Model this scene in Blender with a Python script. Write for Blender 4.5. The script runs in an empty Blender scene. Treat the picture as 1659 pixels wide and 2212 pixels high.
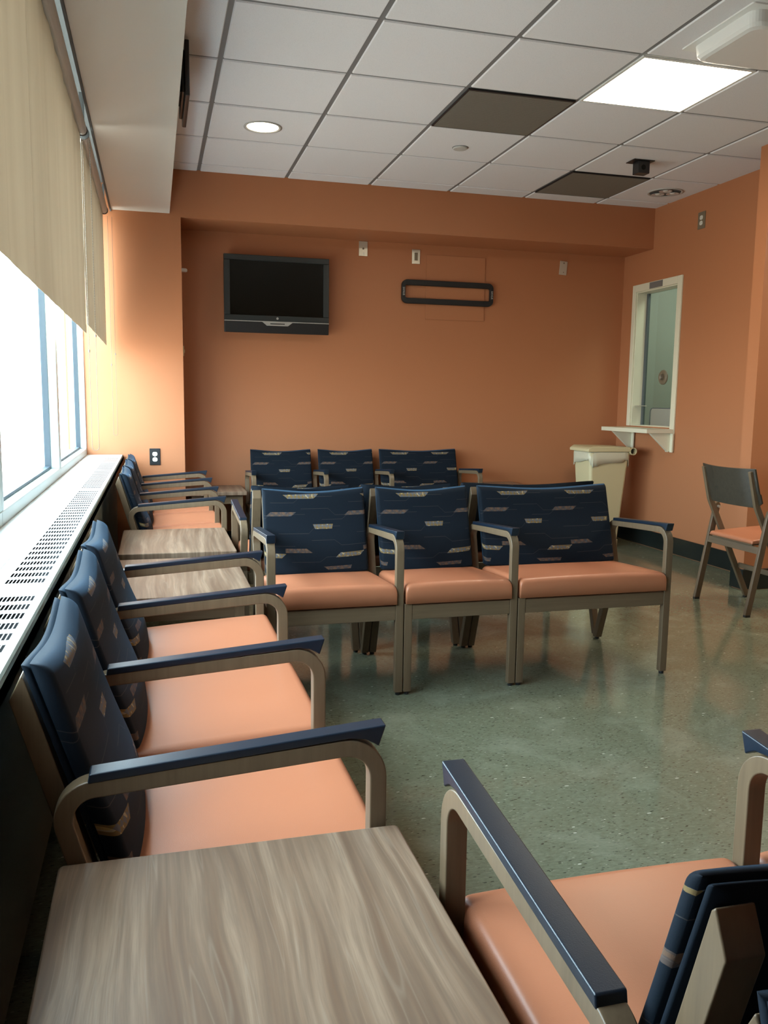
import bpy, bmesh, math, random
from mathutils import Vector, Matrix
random.seed(7)
PI = math.pi
scn = bpy.context.scene
COL = scn.collection

# ------------------------------------------------------------------ render look
scn.view_settings.view_transform = 'Standard'
scn.view_settings.look = 'None'
scn.view_settings.gamma = 1.0
scn.view_settings.use_curve_mapping = False
scn.view_settings.exposure = 0.45

# ------------------------------------------------------------------ materials
def srgb(r, g, b):
    f = lambda c: (c/255/12.92) if c/255 <= .04045 else ((c/255+.055)/1.055)**2.4
    return (f(r), f(g), f(b), 1)

class NT:
    """small helper round a node tree"""
    def __init__(s, name):
        s.m = bpy.data.materials.new(name); s.m.use_nodes = True
        s.t = s.m.node_tree; s.n = s.t.nodes; s.l = s.t.links
        s.n.clear()
        s.out = s.n.new('ShaderNodeOutputMaterial')
    def new(s, typ, **kw):
        n = s.n.new(typ)
        for k, v in kw.items(): setattr(n, k, v)
        return n
    def put(s, sock, v):
        if hasattr(v, 'links') or isinstance(v, bpy.types.NodeSocket): s.l.new(v, sock)
        else: sock.default_value = v
    def math(s, op, a, b=None, c=None, clamp=False):
        n = s.new('ShaderNodeMath', operation=op, use_clamp=clamp)
        s.put(n.inputs[0], a)
        if b is not None: s.put(n.inputs[1], b)
        if c is not None: s.put(n.inputs[2], c)
        return n.outputs[0]
    def mix(s, f, a, b, blend='MIX'):
        n = s.new('ShaderNodeMix', data_type='RGBA', blend_type=blend)
        s.put(n.inputs[0], f); s.put(n.inputs[6], a); s.put(n.inputs[7], b)
        return n.outputs[2]
    def ramp(s, f, stops, interp='LINEAR'):
        n = s.new('ShaderNodeValToRGB'); cr = n.color_ramp; cr.interpolation = interp
        while len(cr.elements) < len(stops): cr.elements.new(.5)
        for e, (p, c) in zip(cr.elements, stops): e.position = p; e.color = c
        s.put(n.inputs[0], f); return n.outputs[0]
    def coord(s, kind='Object'):
        return s.new('ShaderNodeTexCoord').outputs[kind]
    def mapping(s, vec, scale=(1, 1, 1), loc=(0, 0, 0), rot=(0, 0, 0)):
        n = s.new('ShaderNodeMapping'); s.put(n.inputs[0], vec)
        n.inputs['Scale'].default_value = scale; n.inputs['Location'].default_value = loc
        n.inputs['Rotation'].default_value = rot; return n.outputs[0]
    def noise(s, vec, scale=5, detail=3, rough=.5, dist=0, out=0):
        n = s.new('ShaderNodeTexNoise'); s.put(n.inputs['Vector'], vec)
        n.inputs['Scale'].default_value = scale; n.inputs['Detail'].default_value = detail
        n.inputs['Roughness'].default_value = rough; n.inputs['Distortion'].default_value = dist
        return n.outputs[out]
    def bump(s, h, strength=.2, dist=.002):
        n = s.new('ShaderNodeBump'); s.put(n.inputs['Height'], h)
        n.inputs['Strength'].default_value = strength; n.inputs['Distance'].default_value = dist
        return n.outputs[0]
    def principled(s, color, rough=.5, metal=0, normal=None, spec=None, **kw):
        n = s.new('ShaderNodeBsdfPrincipled')
        s.put(n.inputs['Base Color'], color); s.put(n.inputs['Roughness'], rough)
        s.put(n.inputs['Metallic'], metal)
        if spec is not None: s.put(n.inputs['Specular IOR Level'], spec)
        if normal is not None: s.put(n.inputs['Normal'], normal)
        for k, v in kw.items(): s.put(n.inputs[k.replace('_', ' ')], v)
        s.l.new(n.outputs[0], s.out.inputs[0]); return n

def simple(name, col, rough=.5, metal=0, bump=0, bscale=200, spec=None, var=0.0):
    t = NT(name); co = t.coord()
    c = col
    if var:
        nz = t.noise(co, 6, 4)
        c = t.mix(t.math('MULTIPLY', nz, var), col, tuple([x*.55 for x in col[:3]]+[1]))
    nrm = t.bump(t.noise(co, bscale, 2), bump, .0006) if bump else None
    t.principled(c, rough, metal, nrm, spec)
    return t.m

def wall_paint(name, col):
    t = NT(name); co = t.coord()
    nz = t.noise(co, 1.6, 4, .6)
    c = t.mix(t.math('MULTIPLY', nz, .14), col, tuple([x*.7 for x in col[:3]]+[1]))
    b = t.bump(t.noise(co, 260, 3), .25, .0008)
    t.principled(c, .48, 0, b, .35); return t.m

def emis(name, col, k):
    t = NT(name); e = t.new('ShaderNodeEmission'); e.inputs[0].default_value = col; e.inputs[1].default_value = k
    t.l.new(e.outputs[0], t.out.inputs[0]); return t.m

M = {}
ORANGE = (.43, .169, .076, 1)
M['wall'] = wall_paint('orange_paint', ORANGE)
M['white_wall'] = wall_paint('white_paint', (.62, .585, .53, 1))
M['white_trim'] = simple('white_gloss_paint', (.70, .65, .50, 1), .35, bump=.1)
M['tile_ceiling'] = None
def mk_ceiling():
    t = NT('ceiling_tile'); co = t.coord()
    f = t.noise(co, 330, 2, .6)
    c = t.mix(t.ramp(f, [(.35, (1, 1, 1, 1)), (.42, (0, 0, 0, 1))]), (.735, .725, .745, 1), (.64, .63, .65, 1))
    b = t.bump(f, .5, .0012)
    t.principled(c, .85, 0, b, .2); return t.m
M['tile_ceiling'] = mk_ceiling()
M['grid'] = simple('ceiling_grid_paint', (.17, .17, .175, 1), .5)
M['base'] = simple('black_rubber_base', (.010, .014, .013, 1), .22, bump=.1, bscale=60)

def mk_floor():
    t = NT('green_floor_tile'); co = t.coord()
    n1 = t.noise(co, 2.2, 5, .6)
    n2 = t.noise(t.mapping(co, (22, 60, 1), rot=(0, 0, .3)), 2.2, 6, .7, .4)
    c = t.ramp(n2, [(.3, (.115, .128, .086, 1)), (.55, (.180, .198, .138, 1)), (.75, (.265, .282, .208, 1))])
    c = t.mix(t.math('MULTIPLY', n1, .5), c, (.145, .145, .088, 1))
    # dark flecks, each tile streaked one way
    def flecks(c, scale, rot, thr, col, seedz, stretch=4):
        v = t.new('ShaderNodeTexVoronoi'); t.put(v.inputs['Vector'], t.mapping(co, (scale, scale*stretch, 1), rot=(0, 0, rot), loc=(seedz, seedz, 0)))
        v.inputs['Scale'].default_value = 1
        near = t.math('LESS_THAN', v.outputs['Distance'], thr)
        pick = t.math('GREATER_THAN', t.new('ShaderNodeSeparateColor').outputs[0], .5)
        sc = t.new('ShaderNodeSeparateColor'); t.l.new(v.outputs['Color'], sc.inputs[0])
        pick = t.math('GREATER_THAN', sc.outputs[0], .62)
        return t.mix(t.math('MULTIPLY', near, pick), c, col)
    c = flecks(c, 38, .35, .19, (.012, .016, .012, 1), 0)
    c = flecks(c, 30, -.5, .14, (.018, .022, .016, 1), 7)
    c = flecks(c, 34, .9, .15, (.36, .37, .29, 1), 3)
    c = flecks(c, 52, 1.9, .15, (.030, .034, .024, 1), 9)
    c = flecks(c, 12, .2, .065, (.62, .62, .52, 1), 11, 2.6)
    c = flecks(c, 9, -.9, .065, (.58, .58, .48, 1), 5, 3.2)
    # cloudy scuffs
    sn = t.noise(t.mapping(co, (3, 3, 1), loc=(4, 2, 0)), 1.2, 7, .72, .6)
    c = t.mix(t.ramp(sn, [(.50, (0, 0, 0, 1)), (.70, (.6, .6, .6, 1))]), c, (.27, .285, .215, 1))
    # thin tile joints, 12 inch
    sx = t.new('ShaderNodeSeparateXYZ'); t.l.new(co, sx.inputs[0])
    def joint(o):
        f = t.math('FRACT', t.math('DIVIDE', o, .3048)); f = t.math('ABSOLUTE', t.math('SUBTRACT', f, .5))
        return t.math('GREATER_THAN', f, .4965)
    j = t.math('MAXIMUM', joint(sx.outputs[0]), joint(sx.outputs[1]))
    c = t.mix(t.math('MULTIPLY', j, .2), c, (.02, .025, .02, 1))
    r = t.ramp(t.noise(co, 5, 4, .6), [(.3, (.07, .07, .07, 1)), (.7, (.15, .15, .15, 1))])
    b = t.bump(t.noise(co, 7, 2), .05, .003)
    t.principled(c, r, 0, b, .65); return t.m
M['floor'] = mk_floor()

def mk_wood(name, a, b_, dark, rough=.38, axis='Z', sc=1.0):
    t = NT(name); co = t.coord()
    s = {'Z': (60, 60, 3.2), 'X': (3.2, 60, 60), 'Y': (60, 3.2, 60)}[axis]
    n = t.noise(t.mapping(co, tuple(x*sc for x in s)), 1, 5, .65, .3)
    n2 = t.noise(co, 3, 2)
    c = t.ramp(n, [(.25, a), (.6, b_), (.8, dark)])
    c = t.mix(t.math('MULTIPLY', n2, .25), c, dark)
    t.principled(c, rough, 0, t.bump(n, .15, .0006), .5); return t.m
WA, WB, WD = (.178, .120, .070, 1), (.138, .092, .053, 1), (.092, .062, .035, 1)
M['wood'] = mk_wood('greybrown_wood', WA, WB, WD)
M['wood_x'] = mk_wood('greybrown_wood_crosswise', WA, WB, WD, axis='X')
M['wood_y'] = mk_wood('greybrown_wood_lengthwise', WA, WB, WD, axis='Y')

def mk_laminate():
    t = NT('walnut_laminate'); co = t.coord()
    oi = t.new('ShaderNodeObjectInfo').outputs['Random']
    cb = t.new('ShaderNodeCombineXYZ'); t.put(cb.inputs[0], t.math('MULTIPLY', oi, 7.0)); t.put(cb.inputs[1], t.math('MULTIPLY', oi, 3.0))
    va = t.new('ShaderNodeVectorMath', operation='ADD'); t.l.new(co, va.inputs[0]); t.l.new(cb.outputs[0], va.inputs[1])
    p = va.outputs[0]
    warp = t.noise(t.mapping(p, (4.2, 1.1, 1)), 1, 2, .5, 0)
    warp2 = t.noise(t.mapping(p, (14, 3, 1)), 1, 2, .5)
    sx = t.new('ShaderNodeSeparateXYZ'); t.l.new(p, sx.inputs[0])
    w = t.math('ADD', sx.outputs[0], t.math('ADD', t.math('MULTIPLY', warp, .12), t.math('MULTIPLY', warp2, .008)))
    cx = t.new('ShaderNodeCombineXYZ'); t.put(cx.inputs[0], w); t.put(cx.inputs[1], t.math('MULTIPLY', sx.outputs[1], .035))
    broad = t.noise(cx.outputs[0], 36, 3, .55)
    fine = t.noise(cx.outputs[0], 95, 4, .7)
    grain = t.noise(t.mapping(p, (420, 14, 1)), 1, 3, .7)
    c = t.ramp(broad, [(.36, (.165, .093, .055, 1)), (.5, (.250, .158, .100, 1)), (.64, (.365, .248, .166, 1))])
    c = t.mix(t.ramp(fine, [(.42, (0, 0, 0, 1)), (.60, (.55, .55, .55, 1))]), c, (.155, .098, .064, 1))
    line = t.ramp(t.noise(cx.outputs[0], 52, 1, .4), [(.585, (0, 0, 0, 1)), (.605, (.9, .9, .9, 1)), (.625, (0, 0, 0, 1))])
    c = t.mix(t.math('MULTIPLY', line, .28), c, (.40, .32, .24, 1))
    c = t.mix(t.math('MULTIPLY', grain, .35), c, (.13, .10, .08, 1))
    t.principled(c, .38, 0, t.bump(grain, .12, .0004), .35); return t.m
M['laminate'] = mk_laminate()
M['lam_edge'] = mk_wood('laminate_edge', (.27, .225, .175, 1), (.21, .17, .13, 1), (.13, .10, .08, 1), .35, 'Z', 2.2)

def mk_fabric(name, plain=False):
    t = NT(name)
    uv = t.coord('UV'); s = t.new('ShaderNodeSeparateXYZ'); t.l.new(uv, s.inputs[0])
    U, V = s.outputs[0], s.outputs[1]
    co = t.coord()
    base = t.mix(t.noise(co, 900, 2), (.0042, .0074, .0122, 1), (.0085, .0132, .0205, 1))
    if not plain:
        P = .342
        def cell(off):
            return t.math('MULTIPLY', t.math('FRACT', t.math('DIVIDE', t.math('ADD', U, 20*P-off), P)), P)
        rnd = t.noise(t.mapping(uv, (1, 1, 1)), 60, 1)
        # triangles inside a motif
        a = t.math('FRACT', t.math('MULTIPLY', t.math('ADD', U, t.math('MULTIPLY', V, 1.0)), 32))
        b = t.math('FRACT', t.math('MULTIPLY', t.math('SUBTRACT', U, t.math('MULTIPLY', V, 1.0)), 29))
        tri = t.math('FRACT', t.math('ADD', t.math('MULTIPLY', t.math('GREATER_THAN', a, .5), .37), t.math('ADD', t.math('MULTIPLY', t.math('GREATER_THAN', b, .45), .5), t.math('MULTIPLY', rnd, .3))))
        bright = t.ramp(tri, [(0, (.18, .12, .05, 1)), (.25, (.38, .27, .11, 1)), (.5, (.12, .12, .13, 1)), (.72, (.22, .12, .055, 1)), (.9, (.33, .28, .19, 1))], 'CONSTANT')
        dim = t.ramp(tri, [(0, (.085, .060, .050, 1)), (.3, (.060, .055, .058, 1)), (.55, (.13, .078, .050, 1)), (.8, (.075, .080, .090, 1))], 'CONSTANT')
        # (u offset, v centre, height, bottom left, bottom right, top left, top right, bright?)
        for off, vc, h, bl, br, tl, tr, br_ in [
            (.085, .338, .017, .022, .132, 0, .155, 1), (.010, .262, .018, 0, .108, .020, .130, 0),
            (.198, .206, .020, .020, .095, .012, .100, 1), (.085, .110, .017, 0, .115, -.0, .090, 0),
            (.300, .088, .019, 0, .110, .022, .130, 1), (.245, .032, .016, .02, .120, 0, .125, 0)]:
            cu = cell(off); dv = t.math('DIVIDE', t.math('SUBTRACT', V, vc-h/2), h)
            inv = t.math('MULTIPLY', t.math('GREATER_THAN', dv, 0), t.math('LESS_THAN', dv, 1))
            L = t.math('MULTIPLY_ADD', dv, tl-bl, bl); R = t.math('MULTIPLY_ADD', dv, tr-br, br)
            mk = t.math('MULTIPLY', inv, t.math('MULTIPLY', t.math('GREATER_THAN', cu, L), t.math('LESS_THAN', cu, R)))
            base = t.mix(t.math('MULTIPLY', mk, .92), base, bright if br_ else dim)
        # fine stepped lines
        for off, v0, amp, w1 in [(.03, .312, .026, .10), (.16, .285, -.030, .12), (.25, .236, .024, .09), (.06, .178, .028, .13), (.20, .150, -.022, .10), (.11, .062, .020, .12)]:
            cu = cell(off)
            st = t.new('ShaderNodeMapRange'); t.put(st.inputs[0], cu); st.inputs[1].default_value = w1; st.inputs[2].default_value = w1+.03
            st.inputs[3].default_value = 0; st.inputs[4].default_value = amp
            d = t.math('ABSOLUTE', t.math('SUBTRACT', V, t.math('ADD', st.outputs[0], v0)))
            mk = t.math('MULTIPLY', t.math('LESS_THAN', d, .0007), t.math('LESS_THAN', cu, .27))
            base = t.mix(t.math('MULTIPLY', mk, .32), base, (.12, .10, .085, 1))
    weave = t.noise(co, 1400, 1)
    p = t.principled(base, .8, 0, t.bump(weave, .3, .0005), .12)
    p.inputs['Sheen Weight'].default_value = .10; p.inputs['Sheen Roughness'].default_value = .3
    p.inputs['Sheen Tint'].default_value = (.30, .62, 1, 1)
    return t.m
M['fabric'] = mk_fabric('navy_woven_fabric')
M['fabric_back'] = mk_fabric('navy_plain_fabric', True)
def mk_vinyl():
    t = NT('orange_vinyl'); co = t.coord()
    c = t.mix(t.math('MULTIPLY', t.noise(co, 8, 3), .25), (.51, .185, .092, 1), (.43, .148, .070, 1))
    t.principled(c, .40, 0, t.bump(t.noise(co, 500, 2), .25, .0006), .5, Coat_Weight=.12, Coat_Roughness=.3); return t.m
M['vinyl'] = mk_vinyl()
M['pad'] = simple('navy_arm_urethane', (.0048, .0115, .0225, 1), .36, bump=.25, bscale=700, spec=.5)
M['black'] = simple('black_plastic', (.012, .012, .013, 1), .38)
M['bezel'] = simple('charcoal_bezel', (.016, .020, .021, 1), .35)
M['screen'] = simple('dark_lcd', (.004, .0035, .002, 1), .2, spec=.25)
M['silver'] = simple('silver_plastic', (.50, .50, .48, 1), .3, .6)
M['dark_bracket'] = simple('dark_steel', (.006, .0065, .008, 1), .55)
M['steel'] = simple('brushed_steel', (.60, .56, .47, 1), .3, .45)
M['cream'] = simple('cream_plastic', (.60, .50, .29, 1), .42, bump=.1)
M['bag'] = simple('clear_bin_liner', (.62, .56, .41, 1), .3, bump=.6, bscale=40)
M['white_plastic'] = simple('white_plastic', (.72, .72, .70, 1), .35)
M['chrome'] = simple('polished_reflector', (.62, .63, .64, 1), .3, .45)
M['grille'] = simple('grey_return_grille', (.19, .18, .155, 1), .55, bump=.5, bscale=300)
M['radiator'] = simple('white_enamel', (.44, .44, .43, 1), .32, bump=.05)
M['rad_front'] = simple('grey_enamel', (.30, .32, .27, 1), .38, bump=.05)
M['slot_shade'] = simple('painted_slot_shade', (.012, .013, .015, 1), .8)
M['alu'] = simple('white_window_frame', (.55, .66, .68, 1), .35, .1)
M['gasket'] = simple('dark_gasket', (.02, .035, .05, 1), .5)
M['brown_plate'] = simple('brown_plate', (.17, .13, .085, 1), .45)
M['outlet_face'] = simple('ivory_receptacle', (.72, .70, .62, 1), .35)
M['booth'] = wall_paint('pale_green_paint', (.44, .46, .41, 1))
M['chain'] = simple('grey_chain', (.17, .14, .11, 1), .5)
M['valance'] = simple('grey_metal_pocket', (.09, .10, .105, 1), .7)
M['tube'] = simple('grey_roller', (.48, .47, .45, 1), .5)
M['dark_wood'] = mk_wood('dark_plywood', (.042, .034, .025, 1), (.058, .046, .033, 1), (.030, .024, .018, 1), .25, 'X', .5)
M['letter'] = simple('pale_letters', (.5, .5, .48, 1), .5)
M['sign'] = simple('grey_sign', (.16, .15, .14, 1), .4)

def mk_glass(name, tint=(1, 1, 1, 1), refl=1.0):
    t = NT(name)
    tr = t.new('ShaderNodeBsdfTransparent'); tr.inputs[0].default_value = tint
    gl = t.new('ShaderNodeBsdfGlossy'); gl.inputs['Roughness'].default_value = .02
    fr = t.new('ShaderNodeFresnel'); fr.inputs[0].default_value = 1.45
    bf = t.new('ShaderNodeNewGeometry').outputs['Backfacing']
    mx = t.new('ShaderNodeMixShader')
    t.l.new(t.math('MULTIPLY', t.math('MULTIPLY', fr.outputs[0], refl), t.math('SUBTRACT', 1.0, bf)), mx.inputs[0]); t.l.new(tr.outputs[0], mx.inputs[1]); t.l.new(gl.outputs[0], mx.inputs[2])
    t.l.new(mx.outputs[0], t.out.inputs[0]); return t.m
M['glass'] = mk_glass('window_glass', (.94, 1, 1, 1), .5)
M['hatch_glass'] = mk_glass('hatch_glass', (.72, .82, .77, 1), 1.0)

def mk_blind():
    t = NT('beige_blind_cloth'); co = t.coord()
    n = t.noise(t.mapping(co, (1, 5, .25)), 1.6, 3, .55, .3)
    c = t.mix(n, (.76, .69, .58, 1), (.60, .53, .43, 1))
    d = t.new('ShaderNodeBsdfDiffuse'); t.put(d.inputs[0], c)
    tr = t.new('ShaderNodeBsdfTranslucent'); t.put(tr.inputs[0], c)
    mx = t.new('ShaderNodeMixShader'); mx.inputs[0].default_value = .19
    t.l.new(d.outputs[0], mx.inputs[1]); t.l.new(tr.outputs[0], mx.inputs[2])
    b = t.bump(t.noise(co, 600, 1), .2, .0005); t.l.new(b, d.inputs['Normal'])
    t.l.new(mx.outputs[0], t.out.inputs[0]); return t.m
M['blind'] = mk_blind()
M['panel_light'] = emis('troffer_diffuser', (1, .90, .70, 1), 17)
M['can_light'] = emis('warm_lamp', (1, .86, .62, 1), 7)

# ------------------------------------------------------------------ mesh helpers
def finish(bm, name, mat, parent=None, smooth=False, bevel=0, seg=2, loc=None):
    bmesh.ops.recalc_face_normals(bm, faces=bm.faces)
    me = bpy.data.meshes.new(name); bm.to_mesh(me); bm.free()
    for m_ in (mat if isinstance(mat, (list, tuple)) else [mat]): me.materials.append(m_)
    if smooth:
        for p in me.polygons: p.use_smooth = True
    o = bpy.data.objects.new(name, me); COL.objects.link(o)
    if parent: o.parent = parent
    if loc: o.location = loc
    if bevel:
        b = o.modifiers.new('bevel', 'BEVEL'); b.width = bevel; b.segments = seg; b.limit_method = 'ANGLE'; b.angle_limit = math.radians(40)
        for p in me.polygons: p.use_smooth = True
        wn = o.modifiers.new('wn', 'WEIGHTED_NORMAL'); wn.keep_sharp = True
    return o

def box(bm, x0, y0, z0, x1, y1, z1, mi=0):
    vs = [bm.verts.new(v) for v in ((x0,y0,z0),(x1,y0,z0),(x1,y1,z0),(x0,y1,z0),(x0,y0,z1),(x1,y0,z1),(x1,y1,z1),(x0,y1,z1))]
    for f in ((0,3,2,1),(4,5,6,7),(0,1,5,4),(1,2,6,5),(2,3,7,6),(3,0,4,7)):
        fc = bm.faces.new([vs[i] for i in f]); fc.material_index = mi
    return vs

def boxo(name, x0, y0, z0, x1, y1, z1, mat, parent=None, bevel=0, seg=2):
    """a box object with its origin at its own base centre"""
    bm = bmesh.new(); box(bm, x0, y0, z0, x1, y1, z1)
    return finish(bm, name, mat, parent, bevel=bevel, seg=seg)

def extr(bm, poly, axis, a0, a1):
    """extrude a 2D polygon. axis 'x': poly=(y,z); 'y': (x,z); 'z': (x,y)"""
    def P(p, a):
        return {'x': (a, p[0], p[1]), 'y': (p[0], a, p[1]), 'z': (p[0], p[1], a)}[axis]
    A = [bm.verts.new(P(p, a0)) for p in poly]; B = [bm.verts.new(P(p, a1)) for p in poly]
    n = len(poly)
    bm.faces.new(A[::-1]); bm.faces.new(B)
    for i in range(n): bm.faces.new((A[i], A[(i+1) % n], B[(i+1) % n], B[i]))

def fillet(pts, rads, n=8):
    """polyline with rounded inner corners"""
    out = [Vector(pts[0])]
    for i in range(1, len(pts)-1):
        p0, p1, p2 = Vector(pts[i-1]), Vector(pts[i]), Vector(pts[i+1])
        r = rads[i-1]
        a = (p0-p1).normalized(); b = (p2-p1).normalized()
        ang = a.angle(b); d = r/math.tan(ang/2)
        c = p1+(a+b).normalized()*(r/math.sin(ang/2))
        s = p1+a*d; e = p1+b*d
        va, vb = s-c, e-c
        t = va.angle(vb); sgn = 1 if (va.x*vb.y-va.y*vb.x) > 0 else -1
        for k in range(n+1):
            th = sgn*t*k/n; out.append(c+Vector((va.x*math.cos(th)-va.y*math.sin(th), va.x*math.sin(th)+va.y*math.cos(th))))
    out.append(Vector(pts[-1])); return out

def ribbon_poly(path, w):
    """outline of a constant-width band round a 2D path"""
    L, R = [], []
    for i, p in enumerate(path):
        if i == 0: d = path[1]-path[0]
        elif i == len(path)-1: d = path[-1]-path[-2]
        else: d = (path[i+1]-path[i]).normalized()+(path[i]-path[i-1]).normalized()
        d.normalize(); n = Vector((-d.y, d.x))
        L.append(p+n*w/2); R.append(p-n*w/2)
    return L, R

def ribbon(bm, path, w, axis, a0, a1):
    L, R = ribbon_poly(path, w)
    def P(p, a): return {'x': (a, p[0], p[1]), 'y': (p[0], a, p[1])}[axis]
    rows = []
    for l, r in zip(L, R):
        rows.append([bm.verts.new(P(l, a0)), bm.verts.new(P(r, a0)), bm.verts.new(P(r, a1)), bm.verts.new(P(l, a1))])
    for a, b in zip(rows, rows[1:]):
        for k in range(4): bm.faces.new((a[k], a[(k+1) % 4], b[(k+1) % 4], b[k]))
    bm.faces.new(rows[0]); bm.faces.new(rows[-1][::-1])

def tube(bm, pts, r, n=10, cap=True):
    pts = [Vector(p) for p in pts]; rings = []
    up = Vector((0, 0, 1))
    for i, p in enumerate(pts):
        d = (pts[min(i+1, len(pts)-1)]-pts[max(i-1, 0)]).normalized()
        a = d.cross(up)
        if a.length < .01: a = d.cross(Vector((1, 0, 0)))
        a.normalize(); b = d.cross(a)
        rr = r[i] if isinstance(r, (list, tuple)) else r
        rings.append([bm.verts.new(p+(a*math.cos(2*PI*k/n)+b*math.sin(2*PI*k/n))*rr) for k in range(n)])
    for A, B in zip(rings, rings[1:]):
        for k in range(n): bm.faces.new((A[k], A[(k+1) % n], B[(k+1) % n], B[k]))
    if cap: bm.faces.new(rings[0][::-1]); bm.faces.new(rings[-1])

def lathe(bm, prof, axis='z', c=(0, 0, 0), n=32, cap=False):
    """prof: list of (radius, height)"""
    rings = []
    for r, h in prof:
        ring = []
        for k in range(n):
            a = 2*PI*k/n; u, v = r*math.cos(a), r*math.sin(a)
            p = {'z': (u, v, h), 'x': (h, u, v), 'y': (u, h, v)}[axis]
            ring.append(bm.verts.new(Vector(c)+Vector(p)))
        rings.append(ring)
    for A, B in zip(rings, rings[1:]):
        for k in range(n): bm.faces.new((A[k], A[(k+1) % n], B[(k+1) % n], B[k]))
    if cap: bm.faces.new(rings[0][::-1]); bm.faces.new(rings[-1])

def pillow(bm, w, h, depth, r, place, top=None, inner=(8, 8), back=0.0):
    """padded cushion: depth(u,v) front height, place(x, y, d) -> 3D; edges rounded with radius r; u,v in 0..1"""
    def steps(L, n):
        e = [0, r*.06, r*.2, r*.45, r*.75, r*1.1]
        mid = [r*1.1+(L-2.2*r)*k/n for k in range(1, n)]
        return e+mid+[L-q for q in e[::-1]]
    xs, ys = steps(w, inner[0]), steps(h, inner[1])
    uvl = bm.loops.layers.uv.new('UVMap') if not bm.loops.layers.uv else bm.loops.layers.uv[0]
    def rd(t, L):
        d = min(t, L-t)
        return 0 if d >= r else r-math.sqrt(max(r*r-(r-d)**2, 0))
    grid, uvs = [], {}
    for y in ys:
        row = []
        for x in xs:
            yy = y*(1+(top(x/w) if top else 0)/h*(1))
            d = depth(x/w, y/h)
            drop = rd(x, w)+rd(y, h)
            dd = max(d-min(drop, d*.98), back+.001)
            v = bm.verts.new(place(x, yy, dd)); uvs[v] = (x, yy); row.append(v)
        grid.append(row)
    faces = []
    for a, b in zip(grid, grid[1:]):
        for k in range(len(xs)-1): faces.append(bm.faces.new((a[k], a[k+1], b[k+1], b[k])))
    rim = grid[0]+[g[-1] for g in grid[1:]]+grid[-1][-2::-1]+[g[0] for g in grid[-2:0:-1]]
    low = []
    for v in rim:
        x, yy = uvs[v]; n = bm.verts.new(place(x, yy, back)); uvs[n] = (x, yy); low.append(n)
    for k in range(len(rim)):
        k2 = (k+1) % len(rim); faces.append(bm.faces.new((rim[k2], rim[k], low[k], low[k2])))
    faces.append(bm.faces.new(low))
    for f in faces:
        f.smooth = True
        for lp in f.loops: lp[uvl].uv = uvs[lp.vert]

def tag(o, label=None, cat=None, group=None, kind=None):
    if label: o['label'] = label
    if cat: o['category'] = cat
    if group: o['group'] = group
    if kind: o['kind'] = kind
    return o

def empty(name, loc, label=None, cat=None, rz=0, group=None):
    o = bpy.data.objects.new(name, None); COL.objects.link(o)
    o.empty_display_size = .1; o.location = loc; o.rotation_euler = (0, 0, rz)
    return tag(o, label, cat, group)

def copy_tree(o, parent=None):
    c = o.copy(); COL.objects.link(c)
    if parent: c.parent = parent
    for ch in list(o.children): copy_tree(ch, c)
    return c

def struct(bm, name, mat, **kw):
    o = finish(bm, name, mat, **kw); o['kind'] = 'structure'; return o

def sbox(name, x0, y0, z0, x1, y1, z1, mat, **kw):
    bm = bmesh.new(); box(bm, x0, y0, z0, x1, y1, z1); return struct(bm, name, mat, **kw)

# ------------------------------------------------------------------ the room (metres; camera at x=0, y=0)
XW = -.46          # window wall, inner face
YB = 6.63          # back wall
YC = 6.20          # face of column and beam
XR = 3.92          # right wall
CE = 2.725         # ceiling
YN = -2.2          # wall behind the camera
XE = 7.2           # far right end of the room
ZR = .768          # radiator cover top
T = .6096; GX, GY = .332, 3.582

sbox('floor', -.9, YN-.2, -.1, XE+.2, YB+.2, 0, M['floor'])
# back wall, column, beam
sbox('wall_back', -.62, YB, 0, XR+2, YB+.15, CE+.1, M['wall'])
sbox('wall_column', -.51, YC, 0, .205, YB, CE+.05, M['wall'])
sbox('wall_beam', .205, YC, 2.41, XR, YB, CE+.05, M['wall'])
# window wall
sbox('wall_left', -.62, YN, 0, XW, YC, ZR-.03, M['white_wall'])
sbox('wall_header', -.62, YN, 2.46, XW, YC, CE+.05, M['white_wall'])
sbox('wall_near', -.62, YN-.15, 0, XE, YN, CE+.05, M['wall'])
sbox('wall_left_rear', -.62, YN, ZR-.03, XW, .70, 2.46, M['wall'])
sbox('wall_far_right', XE, YN, 0, XE+.15, 4.57, CE+.05, M['wall'])
# partition whose end shows at the right edge
sbox('wall_partition', 3.592, 4.466, 0, XE, 4.567, CE+.05, M['wall'])
# right wall with the hatch opening
bm = bmesh.new()
oy0, oy1, oz0, oz1 = 5.82, 6.41, .985, 2.095
box(bm, XR, 4.567, 0, XR+.12, oy0, CE+.05); box(bm, XR, oy1, 0, XR+.12, YB, CE+.05)
box(bm, XR, oy0, 0, XR+.12, oy1, oz0); box(bm, XR, oy0, oz1, XR+.12, oy1, CE+.05)
struct(bm, 'wall_right', M['wall'])
# the small office behind the hatch
bm = bmesh.new()
box(bm, 5.1, 4.567, 0, 5.2, YB, CE); box(bm, XR+.12, YB-.02, 0, 5.1, YB-.001, CE); box(bm, XR+.12, 4.568, 0, 5.1, 4.60, CE)
struct(bm, 'wall_office', M['booth'])
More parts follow.
